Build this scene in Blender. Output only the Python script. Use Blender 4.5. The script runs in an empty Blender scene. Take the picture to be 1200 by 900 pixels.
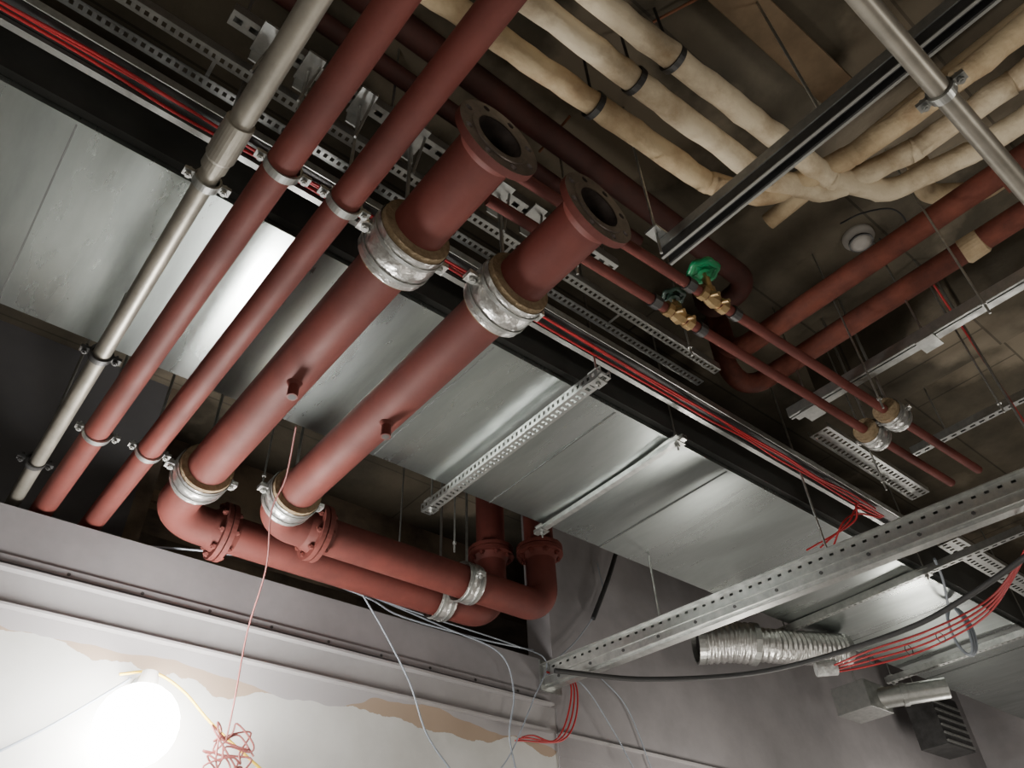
import bpy, bmesh, math, random
from mathutils import Vector as V, Matrix
random.seed(4)
EYE=1.6   # eye height; all heights below are measured from eye level, builder adds EYE

# ---------------------------------------------------------------- materials
def mat(name,c1,c2=None,rough=.5,metal=0.,scale=6.,bump=0.,bscale=40.,emit=None,rvar=0.,detail=6,stretch=None,spec=None,ramp=(.35,.65)):
    m=bpy.data.materials.new(name); m.use_nodes=True
    nt=m.node_tree; N=nt.nodes; L=nt.links; b=N['Principled BSDF']
    b.inputs['Roughness'].default_value=rough; b.inputs['Metallic'].default_value=metal
    b.inputs['Base Color'].default_value=(*c1,1)
    if spec is not None: b.inputs['Specular IOR Level'].default_value=spec
    tc=N.new('ShaderNodeTexCoord'); src=tc.outputs['Object']
    if stretch:
        mp=N.new('ShaderNodeMapping'); mp.inputs['Scale'].default_value=stretch
        L.new(src,mp.inputs['Vector']); src=mp.outputs['Vector']
    if c2:
        n=N.new('ShaderNodeTexNoise'); n.inputs['Scale'].default_value=scale; n.inputs['Detail'].default_value=detail
        n.inputs['Roughness'].default_value=.62
        L.new(src,n.inputs['Vector'])
        r=N.new('ShaderNodeValToRGB'); r.color_ramp.elements[0].position=ramp[0]; r.color_ramp.elements[1].position=ramp[1]
        r.color_ramp.elements[0].color=(*c1,1); r.color_ramp.elements[1].color=(*c2,1)
        L.new(n.outputs['Fac'],r.inputs['Fac']); L.new(r.outputs['Color'],b.inputs['Base Color'])
        if rvar:
            mr=N.new('ShaderNodeMapRange'); mr.inputs['From Min'].default_value=.3; mr.inputs['From Max'].default_value=.7
            mr.inputs['To Min'].default_value=rough-rvar; mr.inputs['To Max'].default_value=rough+rvar
            L.new(n.outputs['Fac'],mr.inputs['Value']); L.new(mr.outputs['Result'],b.inputs['Roughness'])
    if bump:
        n2=N.new('ShaderNodeTexNoise'); n2.inputs['Scale'].default_value=bscale; n2.inputs['Detail'].default_value=5
        L.new(src,n2.inputs['Vector'])
        bp=N.new('ShaderNodeBump'); bp.inputs['Strength'].default_value=bump; bp.inputs['Distance'].default_value=.01
        L.new(n2.outputs['Fac'],bp.inputs['Height']); L.new(bp.outputs['Normal'],b.inputs['Normal'])
    if emit:
        b.inputs['Emission Color'].default_value=(*emit[0],1); b.inputs['Emission Strength'].default_value=emit[1]
    return m
RED=mat('red_oxide_paint',(.150,.038,.030),(.098,.028,.023),.64,0,3.5,.06,60,rvar=.08,spec=.28,detail=9)
RED2=mat('red_oxide_old',(.20,.06,.04),(.09,.03,.022),.68,0,7,.15,50,spec=.25)
DRED=mat('red_oxide_dark',(.09,.026,.02),(.055,.02,.016),.7,0,6)  # darker red oxide for the pipes at the back
GALV=mat('galvanised_steel',(.50,.51,.49),(.36,.37,.36),.39,.9,22,.03,30,rvar=.07)
DUCT=mat('duct_sheet_steel',(.46,.50,.485),(.27,.30,.29),.30,.96,1.5,.05,3.,rvar=.10,detail=9,stretch=(2.2,.45,1.))
DARKST=mat('dark_steel',(.10,.10,.10),(.06,.06,.06),.45,.7,12)
STEELF=mat('machined_flange_steel',(.13,.11,.10),(.24,.20,.18),.35,.75,14)
CONDUIT=mat('grey_steel_tube',(.35,.325,.275),(.25,.235,.20),.42,.6,8)
FOIL=mat('aluminium_foil',(.82,.82,.80),(.60,.60,.58),.28,.93,16,.5,45)
WOOL=mat('mineral_wool',(.27,.20,.12),(.18,.13,.07),.95,0,40,.6,90)
CREAM=mat('plaster_lagging',(.72,.62,.45),(.38,.275,.16),.85,0,5,.8,22,ramp=(.47,.72))
CREAM2=mat('plaster_lagging_brown',(.58,.46,.29),(.33,.22,.12),.85,0,5,.8,22,ramp=(.42,.7))
TAN=mat('tan_board',(.25,.175,.105),(.17,.12,.07),.8,0,7,.3,25)
BLACK=mat('black_rubber',(.018,.018,.02),(.03,.03,.03),.6,0,10)
SHADE=mat('duct_side_shade',(.045,.048,.046),(.075,.078,.075),.55,.3,3)  # shade on the duct's near side, put into a dark colour
SEAM=mat('duct_seam_dark',(.12,.125,.12),None,.6,.6)  # dark joint lines between duct sheets
REDC=mat('red_cable_sheath',(.38,.015,.02),None,.45)
GREYC=mat('grey_cable_sheath',(.25,.28,.32),None,.45)
YELC=mat('yellow_cable',(.75,.5,.03),None,.45)
ORNC=mat('dull_red_cord',(.16,.04,.035),None,.6)
RUST=mat('rusty_rod',(.25,.10,.05),None,.7)
GREEN=mat('green_handwheel',(.01,.24,.09),None,.35)
DGREEN=mat('dark_green_handwheel',(.02,.045,.032),None,.5)
BRASS=mat('brass',(.50,.36,.19),(.33,.23,.11),.42,.8,20)
HOLE=mat('pipe_bore',(.03,.027,.025),None,.7)
WHITE=mat('white_plastic',(.42,.40,.37),None,.4)
CLEAR=mat('clear_wrap',(.6,.62,.6),(.4,.4,.4),.3,.3,30,.8,60)
BULB=mat('lamp_glow',(1,1,1),None,.5,emit=((1,.97,.92),90))
LILAC=mat('lilac_grey_paint',(.27,.256,.264),(.21,.20,.207),.75,0,2.5,.1,18,detail=9)
LEDGE=mat('ledge_grey_paint',(.34,.328,.33),(.28,.268,.27),.75,0,2.5,.1,18)
GREYW=mat('dark_grey_render',(.14,.138,.144),(.11,.11,.115),.8,0,2,.1,18)
RECESS=mat('recess_concrete',(.28,.215,.15),(.09,.072,.055),.9,0,2.4,.4,12)
FLOORM=mat('dusty_concrete_floor',(.26,.24,.215),(.18,.165,.15),.85,0,2,.1,12)
SIDEW=mat('bare_plaster_wall',(.34,.32,.30),(.24,.23,.215),.85,0,2,.1,12)

def slabmat():
    m=mat('concrete_soffit',(.145,.122,.085),(.062,.054,.038),.9,0,1.6,.5,14,detail=10)
    nt=m.node_tree;N=nt.nodes;L=nt.links;b=N['Principled BSDF']
    src=b.inputs['Base Color'].links[0].from_socket
    tc=N.new('ShaderNodeTexCoord'); 
    n=N.new('ShaderNodeTexNoise'); n.inputs['Scale'].default_value=.9; n.inputs['Detail'].default_value=9
    L.new(tc.outputs['Object'],n.inputs['Vector'])
    r=N.new('ShaderNodeValToRGB'); r.color_ramp.elements[0].position=.54; r.color_ramp.elements[1].position=.59
    L.new(n.outputs['Fac'],r.inputs['Fac'])
    mx=N.new('ShaderNodeMixRGB'); mx.inputs['Color2'].default_value=(.26,.22,.16,1)
    L.new(r.outputs['Color'],mx.inputs['Fac']); L.new(src,mx.inputs['Color1'])
    w=N.new('ShaderNodeTexBrick'); w.inputs['Scale'].default_value=1.0; w.inputs['Mortar Size'].default_value=.006
    w.inputs['Color1'].default_value=(1,1,1,1); w.inputs['Color2'].default_value=(.74,.74,.74,1); w.inputs['Mortar'].default_value=(.35,.35,.35,1)
    w.inputs['Brick Width'].default_value=3.9; w.inputs['Row Height'].default_value=.62
    L.new(tc.outputs['Object'],w.inputs['Vector'])
    m2=N.new('ShaderNodeMixRGB'); m2.blend_type='MULTIPLY'; m2.inputs['Fac'].default_value=.8
    L.new(mx.outputs['Color'],m2.inputs['Color1']); L.new(w.outputs['Color'],m2.inputs['Color2'])
    L.new(m2.outputs['Color'],b.inputs['Base Color']); return m
SLAB=slabmat()

def wallmat():   # lower wall: pale plaster with a brown torn edge
    m=mat('pale_plaster',(.54,.54,.52),(.46,.46,.44),.8,0,3,.1,18); nt=m.node_tree;N=nt.nodes;L=nt.links;b=N['Principled BSDF']
    src=b.inputs['Base Color'].links[0].from_socket
    g=N.new('ShaderNodeNewGeometry'); s=N.new('ShaderNodeSeparateXYZ'); L.new(g.outputs['Position'],s.inputs[0])
    n=N.new('ShaderNodeTexNoise'); n.inputs['Scale'].default_value=1.7; n.inputs['Detail'].default_value=9; L.new(g.outputs['Position'],n.inputs['Vector'])
    a=N.new('ShaderNodeMath'); a.operation='MULTIPLY_ADD'; a.inputs[1].default_value=.40; L.new(n.outputs['Fac'],a.inputs[0]); L.new(s.outputs['Z'],a.inputs[2])
    gr=N.new('ShaderNodeMath'); gr.operation='GREATER_THAN'; gr.inputs[1].default_value=3.11; L.new(a.outputs[0],gr.inputs[0])
    n2=N.new('ShaderNodeTexNoise'); n2.inputs['Scale'].default_value=1.1; n2.inputs['Detail'].default_value=4
    mp=N.new('ShaderNodeMapping'); mp.inputs['Location'].default_value=(7,3,1); L.new(g.outputs['Position'],mp.inputs['Vector']); L.new(mp.outputs[0],n2.inputs['Vector'])
    a2=N.new('ShaderNodeMath'); a2.operation='MULTIPLY_ADD'; a2.inputs[1].default_value=.5; L.new(n2.outputs['Fac'],a2.inputs[0]); L.new(s.outputs['Z'],a2.inputs[2])
    gt=N.new('ShaderNodeMath'); gt.operation='GREATER_THAN'; gt.inputs[1].default_value=3.22; L.new(a2.outputs[0],gt.inputs[0])
    m1=N.new('ShaderNodeMixRGB'); m1.inputs['Color2'].default_value=(.33,.25,.185,1); L.new(gr.outputs[0],m1.inputs['Fac']); L.new(src,m1.inputs['Color1'])
    m2=N.new('ShaderNodeMixRGB'); m2.inputs['Color2'].default_value=(.34,.325,.33,1); L.new(gt.outputs[0],m2.inputs['Fac']); L.new(m1.outputs[0],m2.inputs['Color1'])
    L.new(m2.outputs[0],b.inputs['Base Color']); return m
PALE=wallmat()

# ---------------------------------------------------------------- mesh builder
def frame(d,up=None):
    d=d.normalized()
    if up is None: up=V((0,0,1))
    if abs(d.dot(up))>.98: up=V((0,1,0)) if abs(d.y)<.9 else V((1,0,0))
    s=d.cross(up).normalized(); u=s.cross(d).normalized(); return d,s,u
class M:
    def __init__(s,name): s.name=name; s.v=[]; s.f=[]; s.m=[]; s.sm=[]; s.mats=[]
    def add(s,vs,fs,mt,smooth=False):
        if mt not in s.mats: s.mats.append(mt)
        k=s.mats.index(mt); o=len(s.v); s.v+= [V(a) for a in vs]
        for f in fs: s.f.append([i+o for i in f]); s.m.append(k); s.sm.append(smooth)
    def sweep(s,pts,r,mt,n=20,cap=True,flip=False):
        pts=[V(p) for p in pts]; rr=r if isinstance(r,(list,tuple)) else [r]*len(pts)
        T=[]
        for i in range(len(pts)):
            a=pts[max(i-1,0)]; b=pts[min(i+1,len(pts)-1)]; T.append((b-a).normalized())
        _,S,Uu=frame(T[0]); vs=[]; 
        for i,p in enumerate(pts):
            if i: 
                q=T[i-1].rotation_difference(T[i]); S=q@S; Uu=q@Uu
            for k in range(n):
                a=2*math.pi*k/n; vs.append(p+(S*math.cos(a)+Uu*math.sin(a))*rr[i])
        fs=[]
        for i in range(len(pts)-1):
            for k in range(n):
                a=i*n+k;b=i*n+(k+1)%n; q=[a,b,b+n,a+n]; fs.append(q[::-1] if flip else q)
        s.add(vs,fs,mt,True)
        if cap:
            o=vs; s.add(o[:n],[list(range(n))[::-1]],mt); s.add(o[-n:],[list(range(n))],mt)
    def lathe(s,o,ax,prof,mt,n=40,smooth=False):
        d,S,Uu=frame(V(ax)); o=V(o); vs=[];fs=[]
        for r,t in prof:
            for k in range(n):
                a=2*math.pi*k/n; vs.append(o+d*t+(S*math.cos(a)+Uu*math.sin(a))*r)
        for i in range(len(prof)-1):
            for k in range(n):
                a=i*n+k;b=i*n+(k+1)%n; fs.append([a,b,b+n,a+n])
        s.add(vs,fs,mt,smooth)
    def bar(s,p0,p1,w,h,mt,up=None,off=(0,0)):
        p0=V(p0);p1=V(p1); d,S,Uu=frame(p1-p0,up); c=S*off[0]+Uu*off[1]
        vs=[p+c+S*a*w/2+Uu*b*h/2 for p in (p0,p1) for a,b in ((-1,-1),(1,-1),(1,1),(-1,1))]
        s.add(vs,[[3,2,1,0],[4,5,6,7],[0,1,5,4],[1,2,6,5],[2,3,7,6],[3,0,4,7]],mt)
    def box(s,lo,hi,mt):
        x0,y0,z0=lo;x1,y1,z1=hi
        vs=[(x,y,z) for z in (z0,z1) for x,y in ((x0,y0),(x1,y0),(x1,y1),(x0,y1))]
        s.add(vs,[[3,2,1,0],[4,5,6,7],[0,1,5,4],[1,2,6,5],[2,3,7,6],[3,0,4,7]],mt)
    def perf(s,p0,p1,side,W,mt,rows=1,pitch=.05,sl=.6,sw=.4,th=.002):
        p0=V(p0);p1=V(p1);d=(p1-p0);Ln=d.length;d.normalize();side=V(side).normalized()
        nrm=d.cross(side).normalized()
        n=max(1,int(Ln/pitch)); pl=Ln/n; rw=W/rows
        for j in range(rows):
            base=-W/2+j*rw
            for i in range(n):
                x0=i*pl;x1=x0+pl;a=(1-sl)/2*pl;b=(1-sw)/2*rw
                O=[(x0,base),(x1,base),(x1,base+rw),(x0,base+rw)]
                I=[(x0+a,base+b),(x1-a,base+b),(x1-a,base+rw-b),(x0+a,base+rw-b)]
                vs=[p0+d*x+side*y+nrm*t for t in (-th/2,th/2) for x,y in O+I]
                fs=[]
                for k in range(4):
                    k2=(k+1)%4
                    fs.append([k,4+k,4+k2,k2]); fs.append([8+k,8+k2,12+k2,12+k]); fs.append([4+k,12+k,12+k2,4+k2])
                s.add(vs,fs,mt)
    def strut(s,p0,p1,mt,up=(0,0,1),w=.041,h=.041,pf=True,pitch=.05):
        # C-channel: slotted back on the -up side, lips on the +up side
        p0=V(p0);p1=V(p1);d,S,Uu=frame(p1-p0,V(up))
        if pf: s.perf(p0-Uu*h/2,p1-Uu*h/2,S,w,mt,1,pitch,.55,.36)
        else: s.bar(p0,p1,w,.003,mt,V(up),(0,-h/2))
        for q in (-1,1):
            s.bar(p0,p1,.003,h,mt,V(up),(q*w/2,0))
            s.bar(p0,p1,.011,.004,mt,V(up),(q*(w/2-.005),h/2))
    def nut(s,p,ax,r,t,mt): s.lathe(p,ax,[(0,-t/2),(r,-t/2),(r,t/2),(0,t/2)],mt,6)
    def rod(s,p0,p1,r=.005,mt=None): s.sweep([p0,p1],r,mt or GALV,8)
    def done(s,bevel=0):
        me=bpy.data.meshes.new(s.name); lo=V([min(v[i] for v in s.v) for i in range(3)]); hi=V([max(v[i] for v in s.v) for i in range(3)])
        c=(lo+hi)/2
        me.from_pydata([v-c for v in s.v],[],s.f); 
        for m in s.mats: me.materials.append(m)
        me.polygons.foreach_set('material_index',s.m); me.polygons.foreach_set('use_smooth',s.sm); me.update()
        ob=bpy.data.objects.new(s.name,me); ob.location=c+V((0,0,EYE)); bpy.context.collection.objects.link(ob)
        if bevel:
            b=ob.modifiers.new('bevel','BEVEL'); b.width=bevel; b.segments=2
        return ob
def fillet(pts,R,n=8):
    pts=[V(p) for p in pts]; out=[pts[0]]
    for i in range(1,len(pts)-1):
        p=pts[i]; d1=(pts[i-1]-p); d2=(pts[i+1]-p); l=min(d1.length,d2.length)*.49; d1.normalize(); d2.normalize()
        ha=d1.angle(d2)/2; t=min(R/math.tan(ha),l); r=t*math.tan(ha); c=p+(d1+d2).normalized()*(r/math.sin(ha))
        a=p+d1*t-c; b=p+d2*t-c
        for k in range(n+1): out.append(c+a.normalized().slerp(b.normalized(),k/n)*r)
    out.append(pts[-1]); return out
def spline(P,n=10):
    P=[V(p) for p in P]; P=[P[0]*2-P[1]]+P+[P[-1]*2-P[-2]]; o=[]
    for i in range(1,len(P)-2):
        for k in range(n):
            t=k/n;a,b,c,d=P[i-1:i+3]
            o.append(.5*((2*b)+(c-a)*t+(2*a-5*b+4*c-d)*t*t+(3*b-a-3*c+d)*t**3))
    o.append(P[-2]); return o

# camera basis, recovered from the two horizontal vanishing points of the services
Bx=V((.7720,.3947,.4983)); Ay=V((-.6344,.5297,.5630)); Uz=V((-.0417,-.7507,.6593)); FL=914.
def at(px,py,ax,val):      # survey: where the sight line to a photo feature meets a real plane x/y/z=val
    d=V((px-600,py-450,FL)); r=V((d.dot(Bx),d.dot(Ay),d.dot(Uz))); return r*(val/r['xyz'.index(ax)])

SL=3.0  # slab soffit height
# ---------------------------------------------------------------- room
def simple(name,lo,hi,mt):
    m=M(name); m.box(lo,hi,mt); return m.done()
simple('floor',(-4,-4,-1.7),(9,3.6,-1.6),FLOORM)
simple('ceiling',(-4,-4,SL),(9,5.2,SL+.15),SLAB)
simple('wall_left',(-4.15,-4,-1.6),(-4,5.2,SL),SIDEW)
simple('wall_near',(-4,-4.15,-1.6),(9,-4,SL),SIDEW)
simple('wall_right',(9,-4,-1.6),(9.15,5.2,SL),LILAC)
m=M('wall_back'); m.box((-4,3.4,-1.6),(3.2,3.6,1.43),PALE); m.box((-4,3.392,1.43),(3.2,3.6,1.56),LEDGE)
m.box((-4,3.385,1.56),(3.2,3.6,1.83),LILAC); m.box((3.2,3.39,-1.6),(9,3.6,1.3),LILAC); m.box((3.2,3.385,1.3),(9,3.6,SL),LILAC); m.done()
m=M('wall_upper'); m.box((-4,3.75,1.5),(.72,3.9,SL),GREYW); m.box((.72,4.9,1.5),(9,5.05,SL),RECESS); m.box((.72,3.75,1.5),(.8,4.9,SL),RECESS); m.box((-4,3.6,1.5),(.72,3.75,1.6),GREYW); m.done()
m=M('trim_1'); m.bar((-4,3.365,1.555),(3.15,3.365,1.565),.04,.012,LEDGE); m.bar((-4,3.375,1.60),(3.15,3.375,1.605),.006,.03,LILAC)
for i in range(20): m.nut((-2.8+i*.3,3.373,1.60),(0,1,0),.008,.006,DARKST)
m.done()
m=M('trim_2'); m.bar((-4,3.375,1.42),(3.15,3.375,1.42),.04,.010,LEDGE); m.done()
m=M('trim_3'); m.bar((3.2,3.375,1.42),(8.9,3.375,1.42),.03,.012,LEDGE); m.done()
m=M('ceiling_beam'); m.box((3.5,-4,2.72),(3.9,1.4,SL),SLAB); m.done()
m=M('ceiling_beam'); m.box((.85,4.2,2.5),(8.9,4.5,SL),RECESS); m.done()
m=M('timber_batten')
for k in range(2): m.bar((.82,3.90+.12*k,2.40+.02*k),(3.1,3.95+.12*k,2.42+.02*k),.06,.035,TAN)
m.done(.003)

# ---------------------------------------------------------------- main ventilation duct
m=M('ventilation_duct')
y0,y1,z0,z1=1.74,2.665,2.2,2.56
joints=[-3.2,-1.6,-.15,.60,1.46,2.16,2.95,4.2,5.4,6.6,8.4]
for i,(a,b) in enumerate(zip(joints[:-1],joints[1:])):
    dz=.002*(i%3)   # neighbouring sheets sit very slightly proud of each other and sag
    nx,ny=8,8; vs=[];fs=[]
    for ix in range(nx+1):
        for iy in range(ny+1):
            sx,sy=ix/nx,iy/ny; sag=math.sin(math.pi*sx)*math.sin(math.pi*sy)
            vs.append((a+.0015+(b-a-.003)*sx,y0+(y1-y0)*sy,z0+dz-.009*sag*(1 if i%2 else -.5)-.003*math.sin(sx*7+i)*math.sin(math.pi*sy)))
    for ix in range(nx):
        for iy in range(ny): q=ix*(ny+1)+iy; fs.append([q,q+1,q+ny+2,q+ny+1])
    m.add(vs,fs,DUCT,True); m.box((a+.0015,y0,z0+.012),(b-.0015,y1,z1),DUCT)
for x in joints[1:-1]:
    m.box((x-.003,y0,z0-.001),(x+.003,y1,z0+.006),SEAM)
m.box((-3.2,y0-.03,z0+.03),(8.4,y0-.001,z1+.02),SHADE)  # dark strip standing for the shaded near side
m.bar((-3.2,y0,z0+.004),(8.4,y0,z0+.004),.012,.012,DUCT)
m.done()
# trapeze supports
for x,w,h,z,ya,yb,pf in ((1.87,.055,.045,2.13,1.53,2.82,True),(2.52,.03,.022,2.17,1.66,2.72,False),(4.75,.03,.03,2.16,1.63,2.75,True),(-1.2,.041,.041,2.15,1.63,2.8,True),(6.2,.041,.041,2.15,1.63,2.8,True)):
    m=M('duct_trapeze_hanger')
    if pf and w>.05:
        m.perf((x,ya,z-.022),(x,yb,z-.022),(1,0,0),w,GALV,1,.03,.5,.5)
        for q in (-1,1): m.perf((x+q*(w/2),ya,z),(x+q*(w/2),yb,z),(0,0,1),.045,GALV,1,.03,.5,.45)
    else: m.strut((x,ya,z),(x,yb,z),GALV,(0,0,1),w,h,pf,.04)
    for y in (ya+.05,yb-.05):
        m.rod((x,y,z-.05),(x,y,SL)); m.box((x-.03,y-.025,z-h/2-.006),(x+.03,y+.025,z-h/2),GALV); m.nut((x,y,z-h/2-.014),(0,0,1),.012,.012,GALV)
        m.box((x-.03,y-.025,z+h/2),(x+.03,y+.025,z+h/2+.006),GALV)
    m.done()

# ---------------------------------------------------------------- cable trays & red alarm cables
m=M('cable_tray_rail')
m.bar((-3,1.60,2.27),(4.45,1.60,2.27),.022,.018,GALV); m.bar((-3,1.57,2.285),(4.45,1.57,2.285),.10,.003,DARKST); m.bar((-3,1.50,2.28),(4.45,1.50,2.28),.004,.035,GALV); m.done()
m=M('perforated_cable_tray')
for y in (1.41,1.51):
    m.perf((-3,y,2.40),(2.53,y,2.40),(0,1,0),.038,GALV,1,.026,.5,.42); 
m.bar((-3,1.391,2.42),(2.53,1.391,2.42),.003,.04,GALV); m.bar((-3,1.531,2.42),(2.53,1.531,2.42),.003,.04,GALV)
for i in range(9): m.bar((-2.9+i*.6,1.40,2.405),(-2.9+i*.6,1.53,2.405),.012,.003,GALV)
m.done()
m=M('perforated_cable_tray'); m.perf((3.32,1.39,2.40),(4.35,1.39,2.40),(0,1,0),.11,GALV,2,.035,.5,.45); m.bar((3.32,1.335,2.415),(4.35,1.335,2.415),.003,.03,GALV);m.bar((3.32,1.445,2.415),(4.35,1.445,2.415),.003,.03,GALV); m.done()
m=M('perforated_cable_tray'); m.perf((4.8,1.5,2.3),(8,1.5,2.3),(0,1,0),.13,GALV,2,.045,.5,.45); m.bar((4.8,1.435,2.315),(8,1.435,2.315),.003,.03,GALV);m.bar((4.8,1.565,2.315),(8,1.565,2.315),.003,.03,GALV); m.done()
m=M('red_alarm_cable_bundle')
for k in range(3):
    pts=[]; x=-3
    while x<4.2: pts.append((x,1.532+.016*k+random.uniform(-.008,.008),2.258+random.uniform(-.010,.006)+(k%2)*.008)); x+=.28
    m.sweep(spline(pts,5),.005,REDC,8)
for k in range(3):   # tail that drops to the beam
    e=at(945+16*k,645-3*k,'z',2.0)
    m.sweep(spline([(4.1,1.54+.01*k,2.25),at(1005,590+6*k,'z',2.2),at(1000-6*k,612,'z',2.1),e]),.005,REDC,8)
m.done()
# slotted rail with cleats that carry pipe hangers
m=M('slotted_strut_rail'); m.strut((.08,1.30,2.49),(1.75,1.30,2.49),GALV,(0,0,1),.05,.045)
for x in (.2,.35,.545,.76,1.14,1.3): m.box((x-.03,1.24,2.45),(x+.03,1.35,2.462),GALV); m.box((x-.025,1.345,2.39),(x+.025,1.35,2.45),GALV); m.rod((x+.025,1.27,2.46),(x-.015,1.27,2.2),.005)
for x in (.12,.66,1.7): m.rod((x,1.30,2.5),(x,1.30,SL))
m.done()
m=M('slotted_strut_rail'); m.strut((.08,2.80,2.75),(1.6,2.80,2.75),GALV)
for x in (.12,1.5): m.rod((x,2.80,2.7),(x,2.80,SL))
m.done()

# ---------------------------------------------------------------- straight pipes
def pipe_clamp(c,ax,r,top,mt=GALV,ears=(0,0,1)):
    m=M('pipe_clamp'); ax=V(ax); c=V(c)
    m.lathe(c,ax,[(r+.001,-.013),(r+.008,-.013),(r+.008,.013),(r+.001,.013)],mt,32)
    side=ax.cross(V((0,0,1))).normalized()
    for q in (-1,1):
        p=c+side*q*(r+.02)
        m.bar(p-side*.016,p+side*.016,.026,.012,mt); m.sweep([p+V((0,0,.02)),p-V((0,0,.022))],.005,mt,8); m.nut(p-V((0,0,.014)),(0,0,1),.010,.008,mt)
    m.nut(c+V((0,0,r+.014)),(0,0,1),.013,.02,mt)
    if top: m.rod(c+V((0,0,r)),(c.x,c.y,top),.006)
    return m.done()
m=M('galvanised_steel_tube'); m.sweep([(.2,-1.5,1.9),(.2,1.28,1.9)],.033,CONDUIT,24); m.sweep([(.2,1.28,1.9),(.215,3.74,1.9)],.029,CONDUIT,24)
m.lathe((.2,1.33,1.9),(0,1,0),[(.03,-.09),(.04,-.088),(.041,.0),(.041,.04),(.036,.05),(.036,.085),(.029,.09)],CONDUIT,28); m.done()
for x,xb in ((.365,.325),(.55,.53)):
    m=M('red_steel_pipe'); m.sweep([(x,-1.5,1.9),(xb,3.74,1.9)],.046,RED,32); m.done()
for y in (1.47,2.35,3.12): pipe_clamp((.205,y,1.9),(0,1,0),.031,2.48 if y<2 else SL,DARKST if y>2 else GALV)
for y in (1.30,2.79): pipe_clamp((.35 if y<2 else .338,y,1.9),(0,1,0),.046,2.44 if y<2 else 2.73)
for y in (1.30,2.79): pipe_clamp((.543 if y<2 else .536,y,1.9),(0,1,0),.046,2.44 if y<2 else 2.73)

# ---------------------------------------------------------------- large flanged pipes
def bolt_flange_pair(m,c,ax,r,R,t=.022):
    c=V(c);d,S,Uu=frame(V(ax))
    for q in (-1,1):
        m.lathe(c+d*q*(t/2+.003),d,[(r-.005,-t/2),(R,-t/2),(R,t/2),(r-.005,t/2)],RED,40)
        m.lathe(c+d*q*(t+.02),d,[(r+.02,-.02),(r,.02)] if q>0 else [(r,-.02),(r+.02,.02)],RED,40,True)
    for k in range(8):
        a=2*math.pi*(k+.5)/8; p=c+(S*math.cos(a)+Uu*math.sin(a))*(R+r)/2
        m.sweep([p-d*(t+.025),p+d*(t+.025)],.008,RED,8); m.nut(p-d*(t+.012),d,.014,.014,RED); m.nut(p+d*(t+.012),d,.014,.014,RED)
def open_flange(m,c,ax,r,R,t=.024):
    # plate with eight real bolt holes, faced towards -ax
    me=bpy.data.meshes.new('t'); bm=bmesh.new()
    bmesh.ops.create_cone(bm,cap_ends=True,segments=64,radius1=R,radius2=R,depth=t); bm.to_mesh(me); bm.free()
    o=bpy.data.objects.new('t',me); bpy.context.collection.objects.link(o)
    cm=bpy.data.meshes.new('c'); bm=bmesh.new()
    bmesh.ops.create_cone(bm,cap_ends=True,segments=48,radius1=r,radius2=r,depth=.2)
    for k in range(8):
        a=2*math.pi*(k+.5)/8
        bmesh.ops.create_cone(bm,cap_ends=True,segments=16,radius1=.011,radius2=.011,depth=.2,matrix=Matrix.Translation((math.cos(a)*(R-.022),math.sin(a)*(R-.022),0)))
    bm.to_mesh(cm); bm.free(); co=bpy.data.objects.new('c',cm); bpy.context.collection.objects.link(co)
    b=o.modifiers.new('b','BOOLEAN'); b.operation='DIFFERENCE'; b.object=co; b.solver='EXACT'
    dg=bpy.context.evaluated_depsgraph_get(); ev=o.evaluated_get(dg).to_mesh()
    d,S,Uu=frame(V(ax)); c=V(c)
    vs=[c+S*v.co.x+Uu*v.co.y+d*v.co.z for v in ev.vertices]
    Sx=[];Rx=[]
    for p in ev.polygons:
        rad=math.hypot(p.center.x,p.center.y)
        (Rx if (abs(p.normal.z)<.5 and rad>R*.95) or p.normal.z>.5 else Sx).append(list(p.vertices))
    m.add(vs,Rx,RED); m.add(vs,Sx,STEELF)
    bpy.data.objects.remove(o); bpy.data.objects.remove(co)
    m.lathe(c,d,[(r,-t/2-.003),(r+.020,-t/2-.003),(r+.022,-t/2)],STEELF,48)
def big_pipe(x,yend,R1,xr,R2,ztop,fx,zf):
    z=1.9; r=.086; m=M('flanged_red_pipe')
    path=fillet([(x,.87,z),(x,yend,z),(xr,yend,z),(xr,yend,ztop)],R1,12)
    m.sweep(path,r,RED,40,cap=False)
    m.sweep([(x,.86,z),(x,2.2,z)],r-.012,HOLE,40,cap=False,flip=True)
    m.sweep([(x,.86,z),(x,.93,z)],r-.0125,STEELF,40,cap=False,flip=True)
    open_flange(m,(x,.87,z),(0,1,0),r-.012,.134)
    m.lathe((x,.87,z),(0,1,0),[(r+.014,.01),(r+.012,.03),(r,.05)],RED,40,True)
    bolt_flange_pair(m,(fx,yend,z),(1,0,0),r,.135)
    bolt_flange_pair(m,(xr,yend,zf),(0,0,1),r,.135)
    ys=2.0; m.sweep([(x-.0,ys,z-r+.01),(x,ys,z-r-.06)],.019,RED,20); m.lathe((x,ys,z-r-.06),(0,0,1),[(.0,-.001),(.014,-.001)],HOLE,20)
    m.lathe((x,ys,z-r),(0,0,1),[(.019,-.012),(.026,.0),(.032,.012)],RED,20,True)
    return m.done()
big_pipe(.765,3.21,.17,2.60,.15,2.95,1.02,2.29)
big_pipe(1.14,2.97,.13,2.77,.15,2.95,1.37,2.25)
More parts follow.
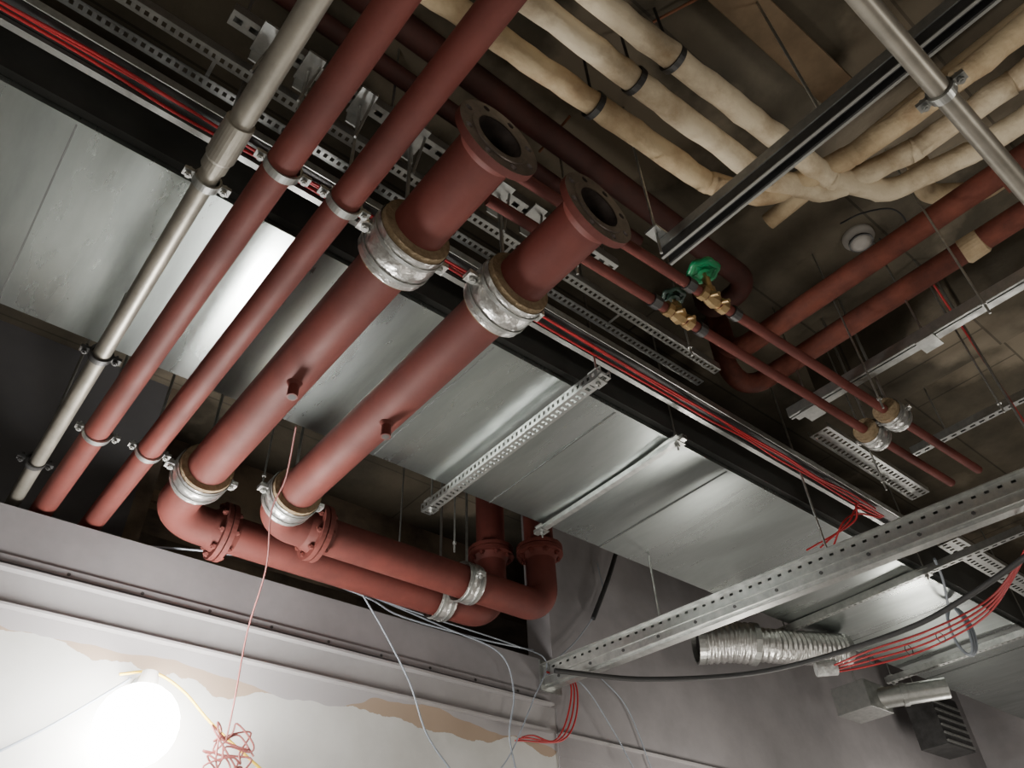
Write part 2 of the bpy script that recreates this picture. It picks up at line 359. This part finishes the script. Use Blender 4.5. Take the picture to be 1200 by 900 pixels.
def foil_band(c,ax,r,ln=.10,thick=.034,rod=None,wool=True):
    m=M('foil_insulation_band'); c=V(c);d,S,Uu=frame(V(ax)); n=56
    vs=[];fs=[]
    K=9
    for i in range(K):
        t=-ln/2+ln*i/(K-1)
        for k in range(n):
            a=2*math.pi*k/n; rr=r+thick+random.uniform(-.0009,.0011)+.003*(1-abs(2*i/(K-1)-1)) - (.004 if i in(2,6) else 0)
            vs.append(c+d*t+(S*math.cos(a)+Uu*math.sin(a))*rr)
    for i in range(K-1):
        for k in range(n): fs.append([i*n+k,i*n+(k+1)%n,(i+1)*n+(k+1)%n,(i+1)*n+k])
    m.add(vs,fs,FOIL,True)
    if wool: m.lathe(c,d,[(r-.002,-ln/2-.022),(r+thick-.005,-ln/2-.018),(r+thick-.003,-ln/2),(r+thick-.003,ln/2),(r+thick-.005,ln/2+.006),(r-.002,ln/2+.008)],WOOL,n)
    for t in (-ln*.28,ln*.28): m.lathe(c+d*t,d,[(r+thick,-.006),(r+thick+.004,-.006),(r+thick+.004,.006),(r+thick,.006)],GALV,n)
    side=d.cross(V((0,0,1))); side=(side.normalized() if side.length>.1 else V((1,0,0))); sc=min(1,(r+thick)/.1)
    for q in (-1,1):
        p=c+side*q*(r+thick+.014*sc)
        m.bar(p-side*.022*sc,p+side*.022*sc,.04*sc,.018*sc,FOIL); m.sweep([p-V((0,0,.024*sc)),p+V((0,0,.024*sc))],.007*sc,GALV,8); m.nut(p-V((0,0,.016*sc)),(0,0,1),.013*sc,.01,GALV)
    if rod: m.rod(c+V((0,0,r+thick)),(c.x,c.y,rod),.007)
    m.done()
foil_band((.765,1.33,1.9),(0,1,0),.086,.13,.034,2.44); foil_band((1.14,1.30,1.9),(0,1,0),.086,.13,.034,2.44)
foil_band((.765,2.83,1.9),(0,1,0),.086,.10,.028,2.73); foil_band((1.14,2.77,1.9),(0,1,0),.086,.10,.028,2.73)
foil_band((2.24,3.21,1.9),(1,0,0),.086,.10,.016,SL,False); foil_band((2.24,2.97,1.9),(1,0,0),.086,.10,.016,SL,False)

# ---------------------------------------------------------------- small pipes with valves
def valve(m,p,big):
    p=V(p); h=.17 if big else .11; G=GREEN if big else DGREEN
    m.lathe(p,(1,0,0),[(0,-.075),(.03,-.075),(.03,-.045),(.02,-.04),(.032,-.01),(.034,.01),(.02,.04),(.03,.045),(.03,.075),(0,.075)],BRASS,8)
    m.sweep([p,p+V((0,0,h-.05))],.016,BRASS,12); m.nut(p+V((0,0,.05)),(0,0,1),.024,.025,BRASS); m.sweep([p+V((0,0,.05)),p+V((0,0,h))],.008,BRASS,8)
    c=p+V((0,0,h)); R=.052 if big else .042; n=36
    ring=[c+V((math.cos(a),math.sin(a),0))*(R+.004*math.cos(6*a)) for a in [2*math.pi*k/n for k in range(n+1)]]
    m.sweep(ring,.014 if big else .009,G,10); m.lathe(c,(0,0,1),[(0,-.02),(.026,-.02),(.026,.014),(0,.014)],G,16)
    if big: m.lathe(c,(0,0,1),[(.0,-.006),(R,-.006),(R,.006),(0,.006)],G,24)
    for k in range(5 if big else 4):
        a=k*math.pi*2/(5 if big else 4)+.4; m.bar(c,c+V((math.cos(a),math.sin(a),0))*R,.024 if big else .014,.016,G)
    m.sweep([p+V((-.03,0,0)),p+V((-.03,-.05,-.03))],.009,BRASS,8); m.sweep([p+V((.03,0,0)),p+V((.03,-.05,-.03))],.009,BRASS,8)
for (ya,yb,xv,xb,big) in ((1.055,.965,1.97,3.22,True),(1.19,1.11,1.93,3.28,False)):
    m=M('small_red_pipe_with_valve'); pa=V((1.0,ya+.01,2.2)); pb=V((4.0,yb,2.2))
    m.sweep([pa,pb],.021,RED,20); L=lambda x: pa+(pb-pa)*((x-1.0)/3.0); valve(m,L(xv),big); 
    for x in (xv-.13,xv+.13): m.lathe(L(x),(1,0,0),[(.02,-.02),(.028,-.02),(.028,.02),(.02,.02)],DARKST,12)
    m.done(); foil_band(L(xb),(1,0,0),.021,.11,.042,SL); 
# ---------------------------------------------------------------- background red pipes
m=M('old_red_pipe'); m.sweep(fillet([(2.76,-2.5,2.6),(2.70,1.42,2.6),(2.70,1.42,2.98)],.12),.052,RED2,28)
m.lathe((2.76,.05,2.6),(0,1,0),[(.05,-.04),(.06,-.04),(.06,.04),(.05,.04)],RED2,24); m.done()
m=M('old_red_pipe'); m.sweep(fillet([(3.03,-2.5,2.6),(2.98,1.50,2.6),(2.80,1.5,2.6),(2.80,1.5,2.98)],.10),.052,RED2,28)
m.lathe((3.0,.32,2.6),(0,1,0),[(.05,-.05),(.058,-.04),(.060,.04),(.05,.05)],CREAM2,24); m.done()
m=M('old_red_pipe'); m.sweep(fillet([(-3,1.10,2.72),(2.5,1.10,2.72),(2.5,1.35,2.72),(2.5,1.35,2.98)],.1),.052,DRED,28); m.done()
m=M('old_red_pipe'); m.sweep([(-3,1.26,2.72),(1.9,1.26,2.72)],.036,DRED,24); m.done()

# ---------------------------------------------------------------- cream lagged pipes
def wob(pts,amp):
    return [p+V((random.uniform(-amp,amp),random.uniform(-amp,amp),random.uniform(-amp,amp))) for p in pts]
def dens(pts,step=.06):
    o=[]
    for a,b in zip(pts[:-1],pts[1:]):
        n=max(1,int((b-a).length/step)); o+=[a.lerp(b,k/n) for k in range(n)]
    o.append(pts[-1]); return o
for i,(a,b,c,mt) in enumerate((((-1.5,1.03),(2.07,.815),(2.19,-2.5),CREAM2),((-1.5,.85),(2.24,.66),(2.37,-2.5),CREAM),((-1.5,.75),(2.44,.50),(2.52,-2.5),CREAM))):
    m=M('cream_lagged_pipe'); z=2.6+.0*i
    p=fillet([(a[0],a[1],z),(b[0]-.25,b[1]+.012,z),(b[0],b[1]-.1,z),(b[0]+.12,b[1]-.42,z+.02),(b[0]+.13,b[1]-.8,z),(c[0],c[1],z)],.16,6)
    p=wob(dens(p),.003); m.sweep(p,[.045+random.uniform(-.0025,.0025) for _ in p],mt,24)
    for x in (-.3,1.235+.048*i):
        yy=a[1]+(b[1]-a[1])*((x-a[0])/(b[0]-a[0])); m.lathe((x,yy,z),(1,0,0),[(.046,-.012),(.053,-.012),(.053,.012),(.046,.012)],DARKST,24); m.rod((x,yy,z+.05),(x,yy,SL),.006,DARKST)
    m.done()
m=M('cream_lagged_pipe'); p=dens(fillet([at(1075,190,'z',2.8),at(1085,228,'z',2.8),at(1150,225,'z',2.8),at(1260,150,'z',2.8)],.1)); m.sweep(p,.045,CREAM2,20); m.done()
m=M('cream_lagged_pipe'); m.sweep(dens([at(900,260,'z',2.85),at(1110,90,'z',2.85),at(1300,-60,'z',2.85)]),.04,CREAM2,20); m.done()
m=M('timber_board'); a=at(845,-20,'z',2.92);b=at(985,110,'z',2.92); m.bar(a,b,.14,.03,TAN); m.done(.003)

# ---------------------------------------------------------------- struts upper right, conduit
m=M('double_strut_rail'); 
m.strut((1.61,-1.5,2.13),(1.58,.95,2.13),GALV,(0,0,1),.05,.04,False)
m.strut((1.61,-1.5,2.085),(1.58,.95,2.085),DARKST,(0,0,-1),.046,.041,False)
for q in(-1,1): m.bar((1.61+q*.022,-1.5,2.062),(1.58+q*.022,.95,2.062),.010,.004,GALV)
m.bar((1.50,.93,2.16),(1.66,.93,2.16),.05,.01,GALV); m.rod((1.53,.93,2.05),(1.53,.93,SL)); m.rod((1.6,-.8,2.15),(1.6,-.8,SL)); m.rod((1.57,.3,2.15),(1.57,.3,SL)); m.done()
m=M('galvanised_steel_tube'); m.sweep([(-.5,.03,1.8),(4.2,.03,1.8)],.027,CONDUIT,24); m.done()
pipe_clamp((1.52,.03,1.8),(1,0,0),.027,2.06)
pipe_clamp((2.9,.03,1.8),(1,0,0),.027,SL)
m=M('strut_channel'); m.strut((3.03,-1.5,2.32),(2.97,1.35,2.32),GALV,(0,0,-1),.03,.05,False); m.strut((3.10,-1.5,2.34),(3.04,1.35,2.34),GALV,(0,0,1),.03,.03,False)
for y in (-.5,.66,1.25): m.rod((3.0,y,2.3),(3.0,y,SL)); m.box((2.95,y-.04,2.275),(3.05,y+.04,2.285),GALV)
m.done()
m=M('strut_channel'); m.strut((3.98,-1.5,2.42),(3.93,1.2,2.42),GALV,(0,0,1),.041,.041,True); m.rod((3.94,1.0,2.4),(3.94,1.0,SL));m.rod((3.95,.3,2.4),(3.95,.3,SL)); m.done()
m=M('smoke_detector'); p=at(1005,277,'z',SL); m.lathe(p,(0,0,-1),[(.075,0),(.075,.02),(.055,.03),(.05,.055),(.03,.065),(0,.066)],WHITE,32,True); m.lathe(p,(0,0,-1),[(.036,.045),(.058,.045),(.058,.053),(.036,.053)],DARKST,32); m.done()
m=M('rusty_tie_rod'); m.rod(at(765,26,'z',2.96),at(822,-4,'z',2.96),.006,RUST); m.rod(at(632,178,'z',2.9),at(668,136,'z',2.9),.006,RUST); m.done()
m=M('old_wire_loop'); m.sweep(spline([at(985,262,'z',2.95),at(1010,250,'z',2.9),at(1045,245,'z',2.88),at(1062,262,'z',2.9),at(1050,285,'z',2.94),at(1030,280,'z',2.97)]),.004,BLACK,8); m.done()

# ---------------------------------------------------------------- heavy slotted beam lower right
m=M('slotted_steel_beam')
a=V((3.15,3.38,1.73)); b=V((3.53,.1,1.73)); d,S,Uu=frame(b-a)
L1=-S if S.x>0 else S
m.bar(a,b,.085,.004,GALV,None,(0,-.055)); m.bar(a,b,.085,.004,GALV,None,(0,.055))
o=L1*.0425
m.perf(a+o+Uu*.032,b+o+Uu*.032,Uu,.048,GALV,1,.055,.35,.25,.003); m.bar(a+o-Uu*.024,b+o-Uu*.024,.003,.064,GALV)
m.bar(a-o,b-o,.003,.11,GALV); m.bar(a-o*.2-Uu*.062,b-o*.2-Uu*.062,.055,.014,GALV); m.bar(a+o*1.35+Uu*.057,b+o*1.35+Uu*.057,.03,.004,GALV)
m.bar(a+o*1.1-Uu*.012,b+o*1.1-Uu*.012,.010,.008,GALV)
m.box((3.08,3.37,1.64),(3.24,3.384,1.82),GALV)
for k in range(14): q=a.lerp(b,(k+.5)/14)+o*1.06-Uu*.035; m.nut(q,S,.009,.01,DARKST)
for t in (.25,.55,.85): q=a.lerp(b,t); m.rod(q,(q.x,q.y,SL) if q.y<1.6 or q.y>2.8 else (q.x,q.y,2.19),.006)
m.done()

# ---------------------------------------------------------------- flexible duct branch, lower right
m=M('flexible_foil_duct')
p=dens(fillet([at(822,754,'z',2.08),at(858,752,'z',2.08),at(905,757,'z',2.05),at(985,762,'z',2.08)],.2),.010)
m.sweep(p,[(.128 if i<len(p)*.35 else .105)+(.007 if i%4<2 else -.003) for i in range(len(p))],FOIL,32)
m.lathe(p[0],p[0]-p[1],[(.12,-.02),(.135,-.02),(.135,.04),(.12,.04),(.12,-.02)],GALV,32); m.lathe(p[0],p[0]-p[1],[(0,.01),(.12,.01)],HOLE,32)
k=len(p)*35//100; m.lathe(p[k],p[k+1]-p[k],[(.12,-.02),(.138,-.02),(.138,.02),(.11,.02)],GALV,32)
m.lathe(p[-1],p[-1]-p[-2],[(.10,-.02),(.112,-.02),(.112,.03),(.0,.03)],GALV,32); m.done()
m=M('duct_branch_box'); c=at(1010,822,'z',2.0); m.box(c-V((.16,.14,.1)),c+V((.16,.14,.1)),GALV); e=at(1110,806,'z',2.0); m.sweep([c,e],.075,GALV,28)
m.lathe(c.lerp(e,.5),e-c,[(.075,-.02),(.083,-.02),(.083,.02),(.075,.02)],GALV,28); m.rod(c,(c.x,c.y,SL)); m.done(.004)
m=M('air_valve_box'); c=at(1100,850,'y',3.1); m.box(c-V((.25,.12,.22)),c+V((.25,.12,.22)),DARKST)
for k in range(6): m.box(c+V((-.24,-.135,-.2+k*.065)),c+V((.24,-.12,-.185+k*.065)),GALV)
for q in (-.2,.2): m.rod(c+V((q,0,.2)),(c.x+q,c.y,SL))
m.done()
m=M('strut_channel'); m.strut(at(905,745,'z',2.17),at(1200,620,'z',2.17),GALV,(0,0,1),.041,.041,True); m.done()
# ---------------------------------------------------------------- cables
def cable(name,pts,r,mt,wig=0):
    m=M(name); m.sweep(spline(pts,10),r,mt,10); return m.done()
cable('black_power_cable',[at(650,786,'z',1.62),at(760,796,'z',1.62),at(900,786,'z',1.60),at(1050,742,'z',1.58),at(1140,695,'z',1.58),at(1260,610,'z',1.58)],.014,BLACK)
m=M('red_cable_tail_bundle')
for k in range(4):
    m.sweep(spline([at(970,783+k*2,'z',1.60),at(1020,770+k*6-8,'z',1.59),at(1085,750+k*7-10,'z',1.59),at(1150,718+k*6-10,'z',1.60),at(1185,672+k*3,'z',1.60),at(1230,590,'z',1.58)]),.0055,REDC,8)
m.sweep([at(956,784,'z',1.60),at(980,782,'z',1.60)],.042,CLEAR,16)
for k in range(3): q=spline([at(1000,778,'z',1.59),at(1085,755,'z',1.59),at(1150,720,'z',1.59)],4)[k*2+1]; m.lathe(q,at(1150,720,'z',1.59)-q,[(.028,-.003),(.028,.003)],BLACK,16)
m.done()
m=M('coiled_grey_cable')
for k in range(3):
    c=at(1124,738,'z',2.0); pts=[c+V((.0+.02*k,math.cos(a)*(.05+.008*k),math.sin(a)*.16)) for a in [2*math.pi*i/24 for i in range(25)]]; m.sweep(pts,.008,GREYC,8)
m.sweep(spline([at(1112,715,'z',2.1),at(1105,680,'z',2.15),at(1095,655,'z',2.18)]),.008,GREYC,8); m.done()
m=M('red_cable_tail_bundle')
for k in range(3):
    m.sweep(spline([at(640+5*k,787,'y',3.33),at(668+3*k,800,'y',3.33),at(665+5*k,840,'y',3.33),at(650+k*4,868,'y',3.33),at(625-6*k,862+3*k,'y',3.33),at(612-4*k,864+2*k,'y',3.33)]),.005,REDC,8)
m.done()
cable('dangling_red_cord',[at(347,500,'z',1.80),at(335,560,'z',1.75),at(318,600,'y',2.6),at(312,665,'y',2.8),at(290,740,'y',3.1),at(275,820,'y',3.2),at(265,868,'y',3.25)],.0035,ORNC)
m=M('tangled_red_cord'); c=at(268,885,'y',3.25)
pts=[c+V((.075*math.cos(t*1.9)+.03*math.cos(t*5.1),.02*math.sin(t*2.3),.075*math.sin(t*1.35)+.035*math.sin(t*4.3)+.01)) for t in [i*.42 for i in range(46)]]; m.sweep(spline(pts,5),.004,ORNC,8); m.done()
cable('yellow_lamp_cable',[at(140,790,'y',3.33),at(180,788,'y',3.33),at(215,810,'y',3.33),at(250,850,'y',3.3),at(310,905,'y',3.3)],.0055,YELC)
cable('grey_lamp_cable',[at(-20,890,'y',3.36),at(60,850,'y',3.36),at(145,800,'y',3.36),at(152,794,'y',3.36)],.005,GREYC)
cable('grey_data_cable',[at(170,640,'z',1.86),at(260,648,'y',3.34),at(340,665,'y',3.34),at(430,697,'y',3.34),at(520,735,'y',3.34),at(585,765,'y',3.3),at(602,810,'y',3.3),at(597,860,'y',3.3),at(605,905,'y',3.3)],.005,GREYC)
cable('grey_data_cable',[at(425,697,'y',3.33),at(450,740,'y',3.3),at(480,800,'y',3.3),at(500,860,'y',3.3),at(530,905,'y',3.3)],.005,GREYC)
cable('grey_data_cable',[at(430,697,'y',3.34),at(500,722,'y',3.33),at(600,755,'y',3.33),at(640,775,'y',3.33),at(625,820,'y',3.3),at(600,880,'y',3.3),at(580,910,'y',3.3)],.004,GREYC)
cable('grey_data_cable',[at(640,790,'y',3.33),at(680,800,'y',3.3),at(715,850,'y',3.3),at(745,905,'y',3.3)],.004,GREYC)
cable('grey_data_cable',[at(700,790,'y',3.36),at(735,830,'y',3.36),at(765,905,'y',3.36)],.004,GREYC)
cable('grey_data_cable',[at(345,668,'y',3.34),at(430,700,'y',3.34),at(470,722,'y',3.34),at(560,748,'y',3.34),at(625,762,'y',3.34)],.005,GREYC)
cable('black_hose',[at(722,648,'y',3.3),at(712,680,'y',3.32),at(695,725,'y',3.34)],.016,BLACK)
cable('grey_data_cable',[at(700,660,'y',3.35),at(706,700,'y',3.35),at(680,745,'y',3.35),at(650,775,'y',3.35)],.004,GREYC)
for k,(p,q,r0,mt) in enumerate((((1085,320),(1200,495),.005,REDC),)):
    cable('red_drop_cable',[at(p[0],p[1],'z',2.65),at((p[0]+q[0])/2+6,(p[1]+q[1])/2+8,'z',2.5),at(*q,'z',2.3)],r0,mt)
# loose threaded rods hanging from the slab
for i,(x,y,z) in enumerate(((2.6,.35,1.95),(2.85,.9,2.0),(3.3,.6,2.0),(3.35,1.2,1.95),(1.4,1.2,2.1),(2.2,1.32,2.25),(1.05,2.9,2.0),(1.9,3.1,2.0),(2.05,2.82,1.95))):
    m=M('threaded_hanger_rod'); m.rod((x,y,z),(x,y,SL),.0045); m.nut((x,y,z+.05),(0,0,1),.01,.01,GALV); m.done()

# ---------------------------------------------------------------- work lamp and lights
def lamp(lp,R):
    m=M('festoon_work_lamp')
    m.lathe(lp,(0,0,1),[(0,-R)]+[(R*math.cos(a),R*math.sin(a)) for a in [(-80+16*i)*math.pi/180 for i in range(11)]]+[(0,R)],BULB,32,True)
    m.lathe(lp,(0,0,1),[(0,R+.05),(.03,R+.05),(.04,R-.01),(.03,R-.02)],WHITE,20)
    m.bar(lp+V((0,0,R+.05)),(lp.x,3.385,lp.z+R+.05),.03,.02,GALV); m.done()
def light(p,e,r=.15,c=(1,.94,.85)):
    l=bpy.data.lights.new('lamp_and_fill_light','POINT'); l.energy=e; l.shadow_soft_size=r; l.color=c
    o=bpy.data.objects.new('lamp_and_fill_light',l); o.location=V(p)+V((0,0,EYE)); bpy.context.collection.objects.link(o)
lp=at(160,850,'y',3.2); lamp(lp,.15)  # bulb oversized so its shape takes in the lamp's glare
light(lp+V((0,-.2,0)),85,.15,(1,.97,.93))
light((-1.2,.2,.2),42,.3); light((3.0,-1.6,.3),66,.3); light((5.6,.8,.0),42,.3); light((4.25,2.75,.75),40,.15); light((2.3,1.7,-.9),46,.3)  # unseen fill lights for the room; the wall-side lamp follows duct highlights
light((7.1,2.6,1.0),50,.2)  # unseen light added to brighten the duct at lower right
light((1.9,3.9,2.1),4,.1)  # small unseen fill light added to lift the recess
w=bpy.data.worlds.new('w'); bpy.context.scene.world=w; w.use_nodes=True; w.node_tree.nodes['Background'].inputs[0].default_value=(.5,.5,.55,1); w.node_tree.nodes['Background'].inputs[1].default_value=.05

# ---------------------------------------------------------------- camera
R=V((Bx.x,Ay.x,Uz.x)); D=V((Bx.y,Ay.y,Uz.y)); F=V((Bx.z,Ay.z,Uz.z))
cd=bpy.data.cameras.new('camera'); cd.sensor_width=36; cd.lens=FL/1200*36; cd.clip_start=.02
co=bpy.data.objects.new('camera',cd); bpy.context.collection.objects.link(co)
F.normalize(); R=(R-F*R.dot(F)).normalized(); D=F.cross(R)
mw=Matrix((R,-D,-F)).transposed().to_4x4(); mw.translation=V((0,0,EYE)); co.matrix_world=mw
bpy.context.scene.camera=co
